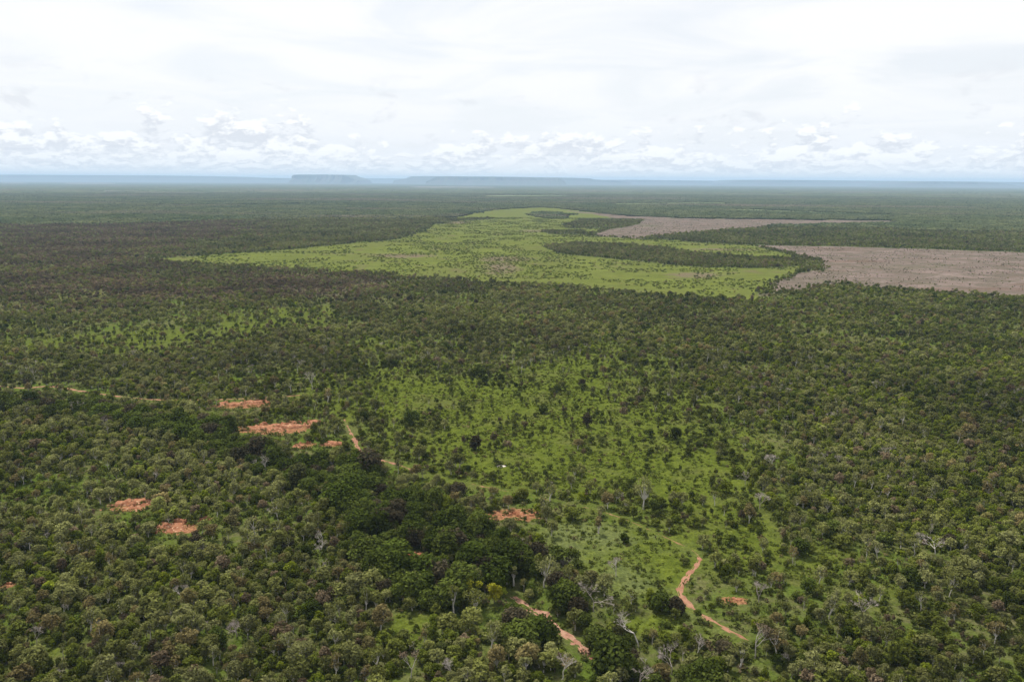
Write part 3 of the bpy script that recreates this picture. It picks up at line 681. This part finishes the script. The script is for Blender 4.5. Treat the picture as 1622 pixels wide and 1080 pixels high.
# hero trees: place (image pixel cast onto the ground), kind, height in metres, seed, label
HEROES = [
 ('bare', [(-25.6, 186.2)], 8.6, 1, 'pale tan leafless tree among green crowns at the bottom', {'m': 'tan'}),
 ('gum', [(-5.1, 198.5)], 10.5, 2, 'broad pale-green gum with a white trunk, lower middle', {}),
 ('gum', [(-17.3, 220.1)], 10.0, 3, 'slender silvery gum left of the white-limbed sprawling gum', {'W': 4.4}),
 ('gum', [(-10.8, 220.2)], 8.0, 4, 'sprawling gum with crooked white limbs below the yellow tree', {'W': 8.5}),
 ('yellow', [(-12.0, 227.6)], 9.6, 5, 'yellow-green tree in the dark creek trees', {}),
 ('yellow', [(-5.0, 225.7)], 7.0, 6, 'smaller yellow tree right of the yellow-green tree', {}),
 ('gum', [(-1.3, 243.1)], 7.0, 7, 'left one of two slim pale gums above the creek', {'W': 3.0}),
 ('gum', [(1.0, 241.4)], 7.2, 8, 'right one of two slim pale gums above the creek', {'W': 3.2}),
 ('gum', [(10.8, 237.3)], 10.5, 9, 'forked white gum at the edge of the low grassland', {'W': 8.0}),
 ('bare', [(25.2, 221.2)], 8.5, 10, 'wispy grey bare tree above the dark creek trees', {'m': 'grey'}),
 ('bare', [(36.3, 202.6)], 9.5, 11, 'white dead tree leaning left over the creek', {'tilt': (-.42, .1), 'm': 'white'}),
 ('bare', [(33.8, 186.4)], 8.0, 12, 'grey-brown bare tree at the bottom below the leaning tree', {'m': 'grey'}),
 ('bare', [(66.7, 196.2)], 10.0, 13, 'tan bare tree at the lower end of the dirt track', {'m': 'tan'}),
 ('gum', [(61.3, 191.0)], 8.5, 14, 'slim crooked pale gum beside the tan bare tree', {'W': 4.0}),
 ('gum', [(52.8, 298.7)], 14.0, 15, 'tall white-trunked gum standing alone in the grassland', {'W': 9.0}),
 ('gum', [(15.9, 307.8)], 7.0, 16, 'small white gum beside the track in the grassland', {'W': 5.0}),
 ('bare', [(-110.1, 338.7)], 10.0, 17, 'white dead tree rising from the left creek woodland', {'m': 'white'}),
 ('bare', [(-78.3, 206.6)], 4.2, 18, 'grey purple leafless bush in the lower left woodland', {'m': 'grey', 'spread': 1.3}),
 ('bare', [(99.0, 298.0)], 6.5, 19, 'purple grey bare tree on the grass right of middle', {'m': 'grey'}),
 ('bare', [(76.5, 225.4)], 6.5, 20, 'grey bare tree right of the small red stain', {'m': 'grey'}),
 ('bare', [(-123.5, 476.3)], 11.0, 21, 'thin white dead tree above the upper red scar', {'m': 'white'}),
 ('bare', [(34.7, 243.0)], 6.0, 22, 'thin pale bare tree on the low grassland', {'m': 'white', 'spread': .7}),
 ('gum', [(32.6, 276.8)], 6.6, 23, 'small pale-trunked gum left of the dirt track on the grass', {'W': 4.0}),
 ('bare', [(51.2, 197.9)], 6.0, 24, 'bent white snag between dark trees at the bottom', {'m': 'white', 'tilt': (.25, 0), 'spread': .6}),
 ('bare', [(13.5, 186.5)], 8.0, 25, 'white forked snag at the bottom edge', {'m': 'white', 'tilt': (.1, 0), 'spread': .7}),
 ('bare', [(42.9, 190.3)], 6.5, 26, 'small grey snag at the bottom right of the creek', {'m': 'grey'}),
 ('bare', [(104.5, 216.0)], 7.0, 27, 'grey bare tree in the lower right woodland', {'m': 'grey'}),
 ('bare', [(148.5, 259.3)], 7.5, 28, 'pale bare tree in the right woodland', {'m': 'white'}),
 ('bare', [(-242.5, 426.3)], 10.0, 29, 'wispy grey bare tree in the far left creek trees', {'m': 'grey'}),
 ('bare', [(-65.7, 256.8)], 8.0, 30, 'pale bare tree in the left woodland beside the creek trees', {'m': 'white'}),
 ('bush', [(-52.6, 409.7)], 7.6, 31, 'large round dark bush alone in the upper grassland', {'W': 11.5}),
 ('bush', [(-17.5, 369.3)], 7.0, 32, 'dark upright bush in the middle of the grassland', {'W': 6.0}),
 ('bush', [(40.0, 404.6)], 8.0, 33, 'dark tall bush right of the middle in the grassland', {'W': 6.0}),
 ('bush', [(82.7, 385.4)], 6.5, 34, 'dark bush near the right side of the grassland', {'W': 5.5}),
 ('bush', [(56.8, 298.7)], 4.2, 35, 'dark round bush at the foot of the tall white gum', {'W': 5.0}),
 ('bush', [(101.0, 258.7)], 6.2, 36, 'dark bush on bright grass, lower right', {'W': 6.2}),
 ('bush', [(128.8, 236.9)], 6.6, 37, 'very dark bush with black shade, lower right', {'W': 6.8}),
 ('bush', [(41.0, 268.0)], 3.4, 38, 'small dark bush beside the track on the low grassland', {'W': 3.2}),
 ('bush', [(18.4, 250.8)], 6.5, 39, 'dense dark thicket jutting into the low grassland', {'W': 12.0}),
 ('bush', [(-21.3, 514.0)], 7.0, 40, 'dark flat bush at the top edge of the grassland', {'W': 11.0}),
 ('bush', [(17.6, 431.1)], 5.2, 41, 'dark low bush left of the tall dark bush', {'W': 6.0}),
 ('bush', [(45.9, 221.4)], 5.6, 42, 'left half of the dark pair of bushes left of the track', {'W': 6.5}),
 ('bush', [(49.9, 220.0)], 5.2, 43, 'right half of the dark pair of bushes left of the track', {'W': 6.0}),
 ('bush', [(134.1, 266.5)], 5.6, 44, 'dark bush at the border of the lower right woodland', {'W': 6.0}),
]
hx = np.array([h[1][0][0] for h in HEROES]); hy = np.array([h[1][0][1] for h in HEROES]); hh_ = np.array([h[2] for h in HEROES])
keep = np.ones(len(TX), bool)
for i in range(len(HEROES)):
    dx_, dy_ = TX - hx[i], TY - hy[i]
    fr_ = (5.0 + (TK == 2) * 3) * math.hypot(hx[i], hy[i]) / CAM_H
    keep &= ~((np.hypot(dx_, dy_) < 3.4) | ((np.abs(dx_) < (5.0 if HEROES[i][0] == 'yellow' else 3.0)) & (dy_ < 1) & (dy_ > -fr_ * (1.5 if HEROES[i][0] == 'yellow' else 1)) & (TK != 3)))
TX, TY, TK, TS = TX[keep], TY[keep], TK[keep], TS[keep]
TZ = height(TX, TY)
TR = rs.uniform(0, 2 * math.pi, len(TX))
TD = np.hypot(TX, TY)
n_all = len(TX)
TV = np.array([rs.integers(0, VAR[KN[k_]]) for k_ in TK])
SXY = rs.uniform(.78, 1.28, n_all); TILT = rs.normal(0, .07, (n_all, 2))
KH = np.array([KIND[k_]['H'] for k_ in KN])
PXs, PYs, PD = project(TX, TY, TZ + KH[TK] * TS * .6)
inview = (PXs > 6) & (PXs < 1616) & (PYs > 0) & (PYs < 1074)
show = np.where(inview, KH[TK] * TS * SXY / PD, 0)
LIMIT = {0: 285, 1: 290, 2: 240, 3: 290, 4: 90, 5: 150}
single = np.zeros(n_all, bool)
for k_, lim in LIMIT.items():
    idx = np.where((TK == k_) & inview)[0]
    single[idx[np.argsort(-show[idx])[:lim]]] = True

NAMES = {0: ('gum_tree', 'gum tree', 'grey-green gum', 'gum trees of the woodland'), 1: ('leafy_tree', 'tree', 'mid-green leafy tree', 'leafy green trees of the woodland'),
         2: ('evergreen_tree', 'tree', 'dense dark evergreen', 'dark evergreens along the creek'), 3: ('shrub', 'shrub', 'dark-green shrub', 'shrubs of the grassland'), 4: ('brown_tree', 'tree', 'brownish tree', 'brownish trees of the woodland'), 5: ('leafless_tree', 'tree', 'thin leafless tree', 'small leafless trees of the woodland')}
# landmarks for telling single plants apart: (short name, picture place)
LM = [('the pale-faced red scar', 206, 803), ('the wide red scar', 284, 838), ('the red scar with pale lip', 812, 813), ('the long red scar', 432, 681),
      ('the red creek bed', 868, 975), ('the narrow red bank', 661, 878), ('the track bend', 1077, 935), ('the upper end of the track', 565, 700),
      ('the tan bare tree on the track', 1195, 1020), ('the tan leafless tree', 652, 1050), ('the yellow-green tree', 748, 925), ('the leaning dead tree', 995, 990),
      ('the forked white gum', 862, 905), ('the lone white gum', 1019, 780), ('the large round bush', 655, 658), ('the very dark bush', 1440, 912),
      ('the bush on bright grass', 1266, 866), ('the clay pan', 793, 739), ('the purple bare tree', 1203, 795), ('the leafless purple bush', 375, 995),
      ('the left dead tree', 421, 725), ('the dark thicket', 895, 880), ('the tall dark bush', 930, 664), ('the red left-edge patch', 12, 925),
      ('the grey bare tree, lower right', 1365, 965), ('the pale bare tree, right', 1480, 860), ('the pale bare tree, left', 510, 860), ('the bottom left corner', 0, 1080), ('the bottom right corner', 1622, 1080),
      ('the grey wispy tree', 120, 635), ('the round red patch', 327, 822), ('the small red stain', 1163, 953), ('the white gum beside the track', 871, 780), ('the upper red scar', 385, 643), ('the dark flat bush', 760, 590), ('the dark upright bush', 753, 700), ('the dark right-hand grassland bush', 1069, 685),
      ('the middle of the right edge', 1622, 640), ('the right edge, two thirds down', 1622, 780), ('the left edge, two thirds down', 0, 760), ('the two low red scars', 504, 705)]
ORD = ['nearest', 'second nearest', 'third nearest', 'fourth nearest', 'fifth nearest', 'sixth nearest', 'seventh nearest', 'eighth nearest', 'ninth nearest', 'tenth nearest', 'eleventh nearest', 'twelfth nearest',
       'thirteenth nearest', 'fourteenth nearest', 'fifteenth nearest', 'sixteenth nearest', 'seventeenth nearest', 'eighteenth nearest', 'nineteenth nearest', 'twentieth nearest']
SIDES = ['left of', 'right of', 'above', 'below']
labels = {}
q1 = {k_: np.quantile(TS[(TK == k_) & inview], (.3, .7)) for k_ in range(6) if ((TK == k_) & inview).any()}
SIZE = np.array([0 if s_ < q1[k_][0] else 2 if s_ > q1[k_][1] else 1 for s_, k_ in zip(TS, TK)])
SZ = ['low', 'medium-sized', 'tall']
for k_, z_ in ((a, b) for a in range(6) for b in range(3)):
    ids = np.where((TK == k_) & inview & (SIZE == z_))[0]; best = {}
    for li, (nm, lx, ly) in enumerate(LM):
        ddx, ddy = PXs[ids] - lx, (PYs[ids] - ly)
        side = np.where(np.abs(ddx) >= np.abs(ddy), np.where(ddx < 0, 0, 1), np.where(ddy < 0, 2, 3)); dist = np.hypot(ddx, ddy)
        for sidx in range(4):
            q = np.where(side == sidx)[0]; q = q[np.argsort(dist[q])][:len(ORD)]
            for rank, j in enumerate(q):
                t_ = ids[j]
                if single[t_] and (t_ not in best or best[t_][0] > rank + dist[j] * .01):
                    best[t_] = (rank + dist[j] * .01, '%s %s %s %s %s' % (ORD[rank], SZ[z_], NAMES[k_][2], SIDES[sidx], nm))
    for t_, (_, s_) in best.items(): labels[t_] = s_
single &= np.array([i in labels or TK[i] >= 0 for i in range(n_all)])
def region(px, py):
    return ('lower' if py > 760 else 'middle' if py > 520 else 'far') + ' ' + ('left' if px < 541 else 'centre' if px < 1082 else 'right')
count_single = 0
for t_ in np.where(single)[0]:
    kd = KN[TK[t_]]; nm, cat, look, grp = NAMES[TK[t_]]
    lb = labels.get(t_)
    if lb is None:
        lb = look + ' crowded among its like in the ' + region(PXs[t_], PYs[t_]) + ' woodland'; grp = grp + ', ' + region(PXs[t_], PYs[t_])
    e = link(nm, None, label=lb, category=cat, group=grp)
    e.location = (TX[t_], TY[t_], TZ[t_]); e.rotation_euler = (TILT[t_, 0], TILT[t_, 1], TR[t_]); s_ = TS[t_]; e.scale = (s_ * SXY[t_], s_ * SXY[t_], s_)
    tm, cm = meshes[kd][TV[t_]]
    link('trunk', tm, e); c_ = link('crown' if kd != 'bare' else 'twigs', cm, e)
    if kd == 'bare': c_['kind'] = 'stuff'
    count_single += 1

rest = ~single
STUFF = {0: ('gum_woodland', 'grey-green gum woodland stretching over the plain'), 1: ('leafy_woodland', 'mid-green woodland between the gums'), 2: ('evergreen_woodland', 'dark evergreens scattered through the woodland'), 3: ('low_scrub', 'low scattered scrub in the woodland and clearings'), 4: ('brown_woodland', 'brownish scorched woodland'), 5: ('leafless_saplings', 'leafless saplings scattered in the woodland')}
for k_ in range(6):
    for far in (0, 1):
        m_ = rest & (TK == k_) & ((TD > 620) == bool(far))
        if not m_.any(): continue
        n_ = int(m_.sum()); kd = KN[k_]
        var = TV[m_] if not far else rs.integers(0, 4, n_)
        scatter(('far_' if far else '') + STUFF[k_][0], STUFF[k_][1] + (' in the distance' if far else ''), (far_col if far else near_col)[kd], TX[m_], TY[m_], TZ[m_], var,
                np.stack([TILT[m_, 0], TILT[m_, 1], TR[m_]], 1), np.stack([TS[m_] * SXY[m_], TS[m_] * SXY[m_], TS[m_]], 1))

# hero trees
def hero(kind, loc, H, seed, label, opt):
    x, y = loc; z = h1(x, y)
    if kind == 'bare':
        wd, (tv, tf, ends) = bare(500 + seed, H, opt.get('spread', .9), True, opt.get('tilt', (0, 0)))
        top = wd[0][:, 2].max(); k_ = H / top
        bark = {'white': M['pale_bark'], 'grey': M['twig'], 'tan': M['dead_wood']}[opt['m']]
        e = link('bare_tree', None, label=label, category='tree', group='bare and dead trees')
        link('trunk', wood_mesh('trunk', (wd[0] * k_, wd[1]), bark), e)
        tw = mesh('twigs', tv * k_, tf, [M['twig'] if opt['m'] != 'tan' else M['tan_leaf']])
        link('twigs', tw, e, kind='stuff')
        if opt['m'] == 'tan':
            rng = np.random.default_rng(seed); l_ = leaves(rng, [np.array(q) * k_ for q in ends], [.55] * len(ends), 5, .22, 1.0)
            link('crown', leaf_mesh('crown', l_, M['tan_leaf']), e)
    else:
        if kind == 'gum':
            W = opt.get('W', 7.0); w_, l_ = plant('gum', 700 + seed, 1.0, H=H, W=W, n=max(8, int(1.7 * W)), lv=34, base=.42, tr=.27, cr=(.16 * W, .23 * W) if W < 6 else (1.1, 1.8), ls=.36)
            nm, lf, bk, cat = 'gum_tree', M['gum_leaf'], M['pale_bark'], 'gum tree'
        elif kind == 'yellow':
            w_, l_ = plant('leafy', 700 + seed, 1.0, H=H, W=H * .85, n=11); nm, lf, bk, cat = 'yellow_tree', M['yellow_leaf'], M['dark_bark'], 'tree'
        else:
            W = opt.get('W', 6.0); w_, l_ = plant('dark', 700 + seed, 1.0, H=H, W=W, n=int(10 + W), base=.06, cr=(.19 * H, .27 * H)); nm, lf, bk, cat = 'dark_bush', M['dark_leaf'], M['dark_bark'], 'bush'
        e = link(nm, None, label=label, category=cat)
        link('trunk', wood_mesh('trunk', w_, bk), e); link('crown', leaf_mesh('crown', l_, lf), e)
    e.location = (x, y, z)
for kd, ((hx_, hy_),), H, seed, lb, opt in HEROES: hero(kd, (hx_, hy_), H, seed, lb, opt)

# ------------------------------------------------------------------ undergrowth and grass
def tuft_protos(name, n, H, W, cnt, ls, m, seed):
    out = []
    for i in range(n):
        rng = np.random.default_rng(seed + i)
        cents = [np.array([rng.normal() * W * .25, rng.normal() * W * .25, H * .35]) for _ in range(3)]
        l_ = leaves(rng, cents, [W * .42] * 3, cnt, ls, H / W, .6); me_ = leaf_mesh(name, l_, m); out.append(me_)
    return proto_collection(name, out)
tus = tuft_protos('tussock', 4, .8, 1.5, 7, .30, M['grass_leaf'], 3000)
und = tuft_protos('undershrub', 4, 1.5, 1.9, 12, .30, M['shrub_leaf'], 3100)
x, y = candidates(150, 640, 1.9); f = fields(x, y); u_ = rs.uniform(size=len(x))
ok = (u_ < (.12 + .55 * f['sav']) * sstep(.25, .5, fbm(x, y, 9, 33, 3)) * (f['creek'] < .4)) & (rs.uniform(size=len(x)) > f['bare'])
x, y = x[ok], y[ok]; n_ = len(x); s_ = rs.uniform(.45, 1.35, n_)
scatter('grass_tussocks', 'green grass tussocks over the near clearings', tus, x, y, height(x, y), rs.integers(0, 4, n_), np.stack([np.zeros(n_), np.zeros(n_), rs.uniform(0, 6.28, n_)], 1), np.stack([s_, s_, s_ * .9], 1))
x, y = candidates(150, 560, 3.2); f = fields(x, y); u_ = rs.uniform(size=len(x))
ok = (u_ < .75 * (1 - f['sav']) + .03) & (rs.uniform(size=len(x)) > f['bare']); x, y = x[ok], y[ok]; n_ = len(x); s_ = rs.uniform(.6, 1.7, n_)
scatter('undergrowth', 'low leafy undergrowth between the woodland trees', und, x, y, height(x, y), rs.integers(0, 4, n_), np.stack([np.zeros(n_), np.zeros(n_), rs.uniform(0, 6.28, n_)], 1), np.stack([s_, s_, s_], 1))
pun = tuft_protos('pasture_bush', 4, 1.5, 1.9, 12, .30, M['leafy_leaf'], 3300)
deb = tuft_protos('felled_scrub', 4, 1.0, 2.0, 9, .34, M['litter'], 3200)
for nm_, lb_, cl_, sp_, pr_, sc_ in (('felled_scrub', 'grey-brown felled scrub lying over the bare fields', deb, 7.0, .38, (.5, 1.4)), ('pasture_scrub', 'low dark scrub specks over the big clearings', pun, 8.0, .11, (.5, 1.3)), ('pasture_regrowth', None, tus, 6.0, .6, (1.2, 2.8))):
    x, y = candidates(640, 2900, sp_); f = fields(x, y); u_ = rs.uniform(size=len(x))
    cov_ = {'felled_scrub': f['pink'] + .15 * f['scuff'], 'pasture_scrub': np.maximum(f['past'] * .7, 1.2 * f['pink']), 'pasture_regrowth': f['past']}[nm_]
    ok = u_ < cov_ * pr_ * sstep(.38, .62, fbm(x, y, 45, 35, 4)); x, y = x[ok], y[ok]; n_ = len(x); s_ = rs.uniform(*sc_, n_)
    if lb_: scatter(nm_, lb_, cl_, x, y, height(x, y), rs.integers(0, 4, n_), np.stack([np.zeros(n_), np.zeros(n_), rs.uniform(0, 6.28, n_)], 1), np.stack([s_, s_, s_], 1))
scatter('pasture_regrowth', 'yellow-green regrowth dotted over the big clearing', tus, x, y, height(x, y), rs.integers(0, 4, n_), np.stack([np.zeros(n_), np.zeros(n_), rs.uniform(0, 6.28, n_)], 1), np.stack([s_, s_, s_], 1))

# ------------------------------------------------------------------ distant woodland, whole groves at a time
def grove(seed, side=60.0, n=150):
    rng = np.random.default_rng(seed); V, Fc, T = [], [], []
    t = (1 + 5 ** .5) / 2
    ico = np.array([(-1, t, 0), (1, t, 0), (-1, -t, 0), (1, -t, 0), (0, -1, t), (0, 1, t), (0, -1, -t), (0, 1, -t), (t, 0, -1), (t, 0, 1), (-t, 0, -1), (-t, 0, 1)]) / math.hypot(1, t)
    fi = np.array([(0, 11, 5), (0, 5, 1), (0, 1, 7), (0, 7, 10), (0, 10, 11), (1, 5, 9), (5, 11, 4), (11, 10, 2), (10, 7, 6), (7, 1, 8), (3, 9, 4), (3, 4, 2), (3, 2, 6), (3, 6, 8), (3, 8, 9), (4, 9, 5), (2, 4, 11), (6, 2, 10), (8, 6, 7), (9, 8, 1)])
    for j in range(n):
        c = np.array([rng.uniform(-.5, .5) * side, rng.uniform(-.5, .5) * side, rng.uniform(2.2, 4.8)]); s = rng.uniform(1.5, 3.0)
        for _ in range(2):
            p = c + rng.normal(size=3) * [1.3, 1.3, .8]
            V.append(p + ico * rng.uniform(.75, 1.25, (12, 1)) * s * np.array([1, 1, .75])); Fc.append(fi + 12 * (len(V) - 1)); T.append(np.full(12, rng.uniform(.65, 1.35)))
    me_ = mesh('grove', np.concatenate(V), np.concatenate(Fc), [M['canopy']]); set_tone(me_, np.concatenate(T)); return me_
def canopy_sheet(seed, side=320.0, n=40):
    rng = np.random.default_rng(seed); u_ = np.linspace(-.5, .5, n) * side
    x, y = np.meshgrid(u_, u_); z = rng.uniform(2.5, 7, x.shape); x = x + rng.normal(size=x.shape) * 2; y = y + rng.normal(size=x.shape) * 2
    q = (np.arange(n - 1)[:, None] * n + np.arange(n - 1)[None, :]).ravel()
    me_ = mesh('canopy', np.stack([x, y, z], 2).reshape(-1, 3), np.stack([q, q + 1, q + n + 1, q + n], 1), [M['canopy']]); set_tone(me_, rng.uniform(.7, 1.3, n * n)); return me_
gcol = proto_collection('grove', [grove(4000 + i) for i in range(5)]); ccol_ = proto_collection('canopy', [canopy_sheet(4100 + i) for i in range(4)])
FAR_FIELDS = [[(-14627, 23144), (-14661, 24720), (-12442, 21030), (-12260, 19394)], [(-13911, 24754), (-12444, 25498), (-10342, 21359), (-11512, 20539)], [(-4498, 8916), (-4152, 9310), (-3892, 8726), (-4170, 8302)], [(-1909, 4122), (-1016, 4450), (-193, 4737), (-186, 4555), (-980, 4289), (-1830, 3965)],  # outlines taken from image pixels, projected to the ground plane
              [(-2272, 16944), (-306, 17631), (-145, 15161), (-1851, 14649)], [(556, 4812), (1369, 5186), (1310, 4818), (554, 4493)], [(-293, 7193), (532, 7774), (544, 7127), (-214, 6506)], [(1077, 3957), (1342, 3587), (1593, 3346), (1532, 3216), (1261, 3368), (1005, 3693)]]
M['field_straw'] = plain('field_straw', (0.16, 0.125, 0.10), (0.20, 0.16, 0.12), 90)
M['field_green'] = plain('field_green', (0.10, 0.13, 0.03), (0.13, 0.15, 0.045), 90)
FIELD_LABELS = ['pale strip at the left end of the horizon', 'pale strip left of the small mesa near the horizon', 'short pale strip in the far left woodland', 'long thin green clearing line in the left woodland',
                'pale strip under the middle mesa', 'green strip beyond the upper bare field', 'far green strip right of the middle', 'thin green strip beyond the right woodland']
for i, p in enumerate(FAR_FIELDS):
    p = chaikin(p + p[:1], 1)[:-1]
    link('cleared_field', mesh('cleared_field', [(a, b, .6) for a, b in p], [tuple(range(len(p)))], [M['field_straw' if i in (0, 1, 2, 4) else 'field_green']]), kind='structure', label=FIELD_LABELS[i])
def distant(r0, r1, s, name, label, col):
    x, y = candidates(r0, r1, s); x, y = (q[np.hypot(x, y) > grove_edge(x, y)] for q in (x, y)); f = fields(x, y)
    ok = (np.maximum(f['past'], f['pink']) < .5)
    for p in FAR_FIELDS: ok &= poly_sd(x, y, p) < 0
    ok &= rs.uniform(size=len(x)) < .97
    x, y = x[ok], y[ok]; n_ = len(x)
    scatter(name, label, col, x, y, np.zeros(n_), rs.integers(0, 4, n_), np.stack([np.zeros(n_), np.zeros(n_), rs.uniform(0, 6.28, n_)], 1), np.stack([np.full(n_, 1.1), np.full(n_, 1.1), rs.uniform(.8, 1.15, n_)], 1))
distant(2200, 8200, 42.0, 'distant_woodland', 'distant woodland beyond the clearings', gcol)
distant(8100, 36000, 270.0, 'horizon_woodland', 'far-off woodland fading towards the horizon', ccol_)

# ------------------------------------------------------------------ haze in the air
hv, hf = [], [(0, 1, 3, 2), (4, 6, 7, 5), (0, 4, 5, 1), (2, 3, 7, 6), (0, 2, 6, 4), (1, 5, 7, 3)]
for a in (-62000, 62000):
    for b in (-62000, 62000):
        for c in (-8, 380): hv.append((a, b, c))
m, t = mat('haze'); pv = t.n('ShaderNodeVolumePrincipled'); pv.inputs['Color'].default_value = (0.55, 0.77, 1.0, 1); pv.inputs['Density'].default_value = 4.2e-5; pv.inputs['Anisotropy'].default_value = 0.0
o = t.n('ShaderNodeOutputMaterial'); t.link(pv.outputs[0], o.inputs['Volume'])
link('haze', mesh('haze', hv, hf, [m]), kind='stuff', label='pale bluish haze over the whole plain')
print('plants', n_all, 'single', count_single, 'triangles', sum(len(me_.polygons) for me_ in bpy.data.meshes))
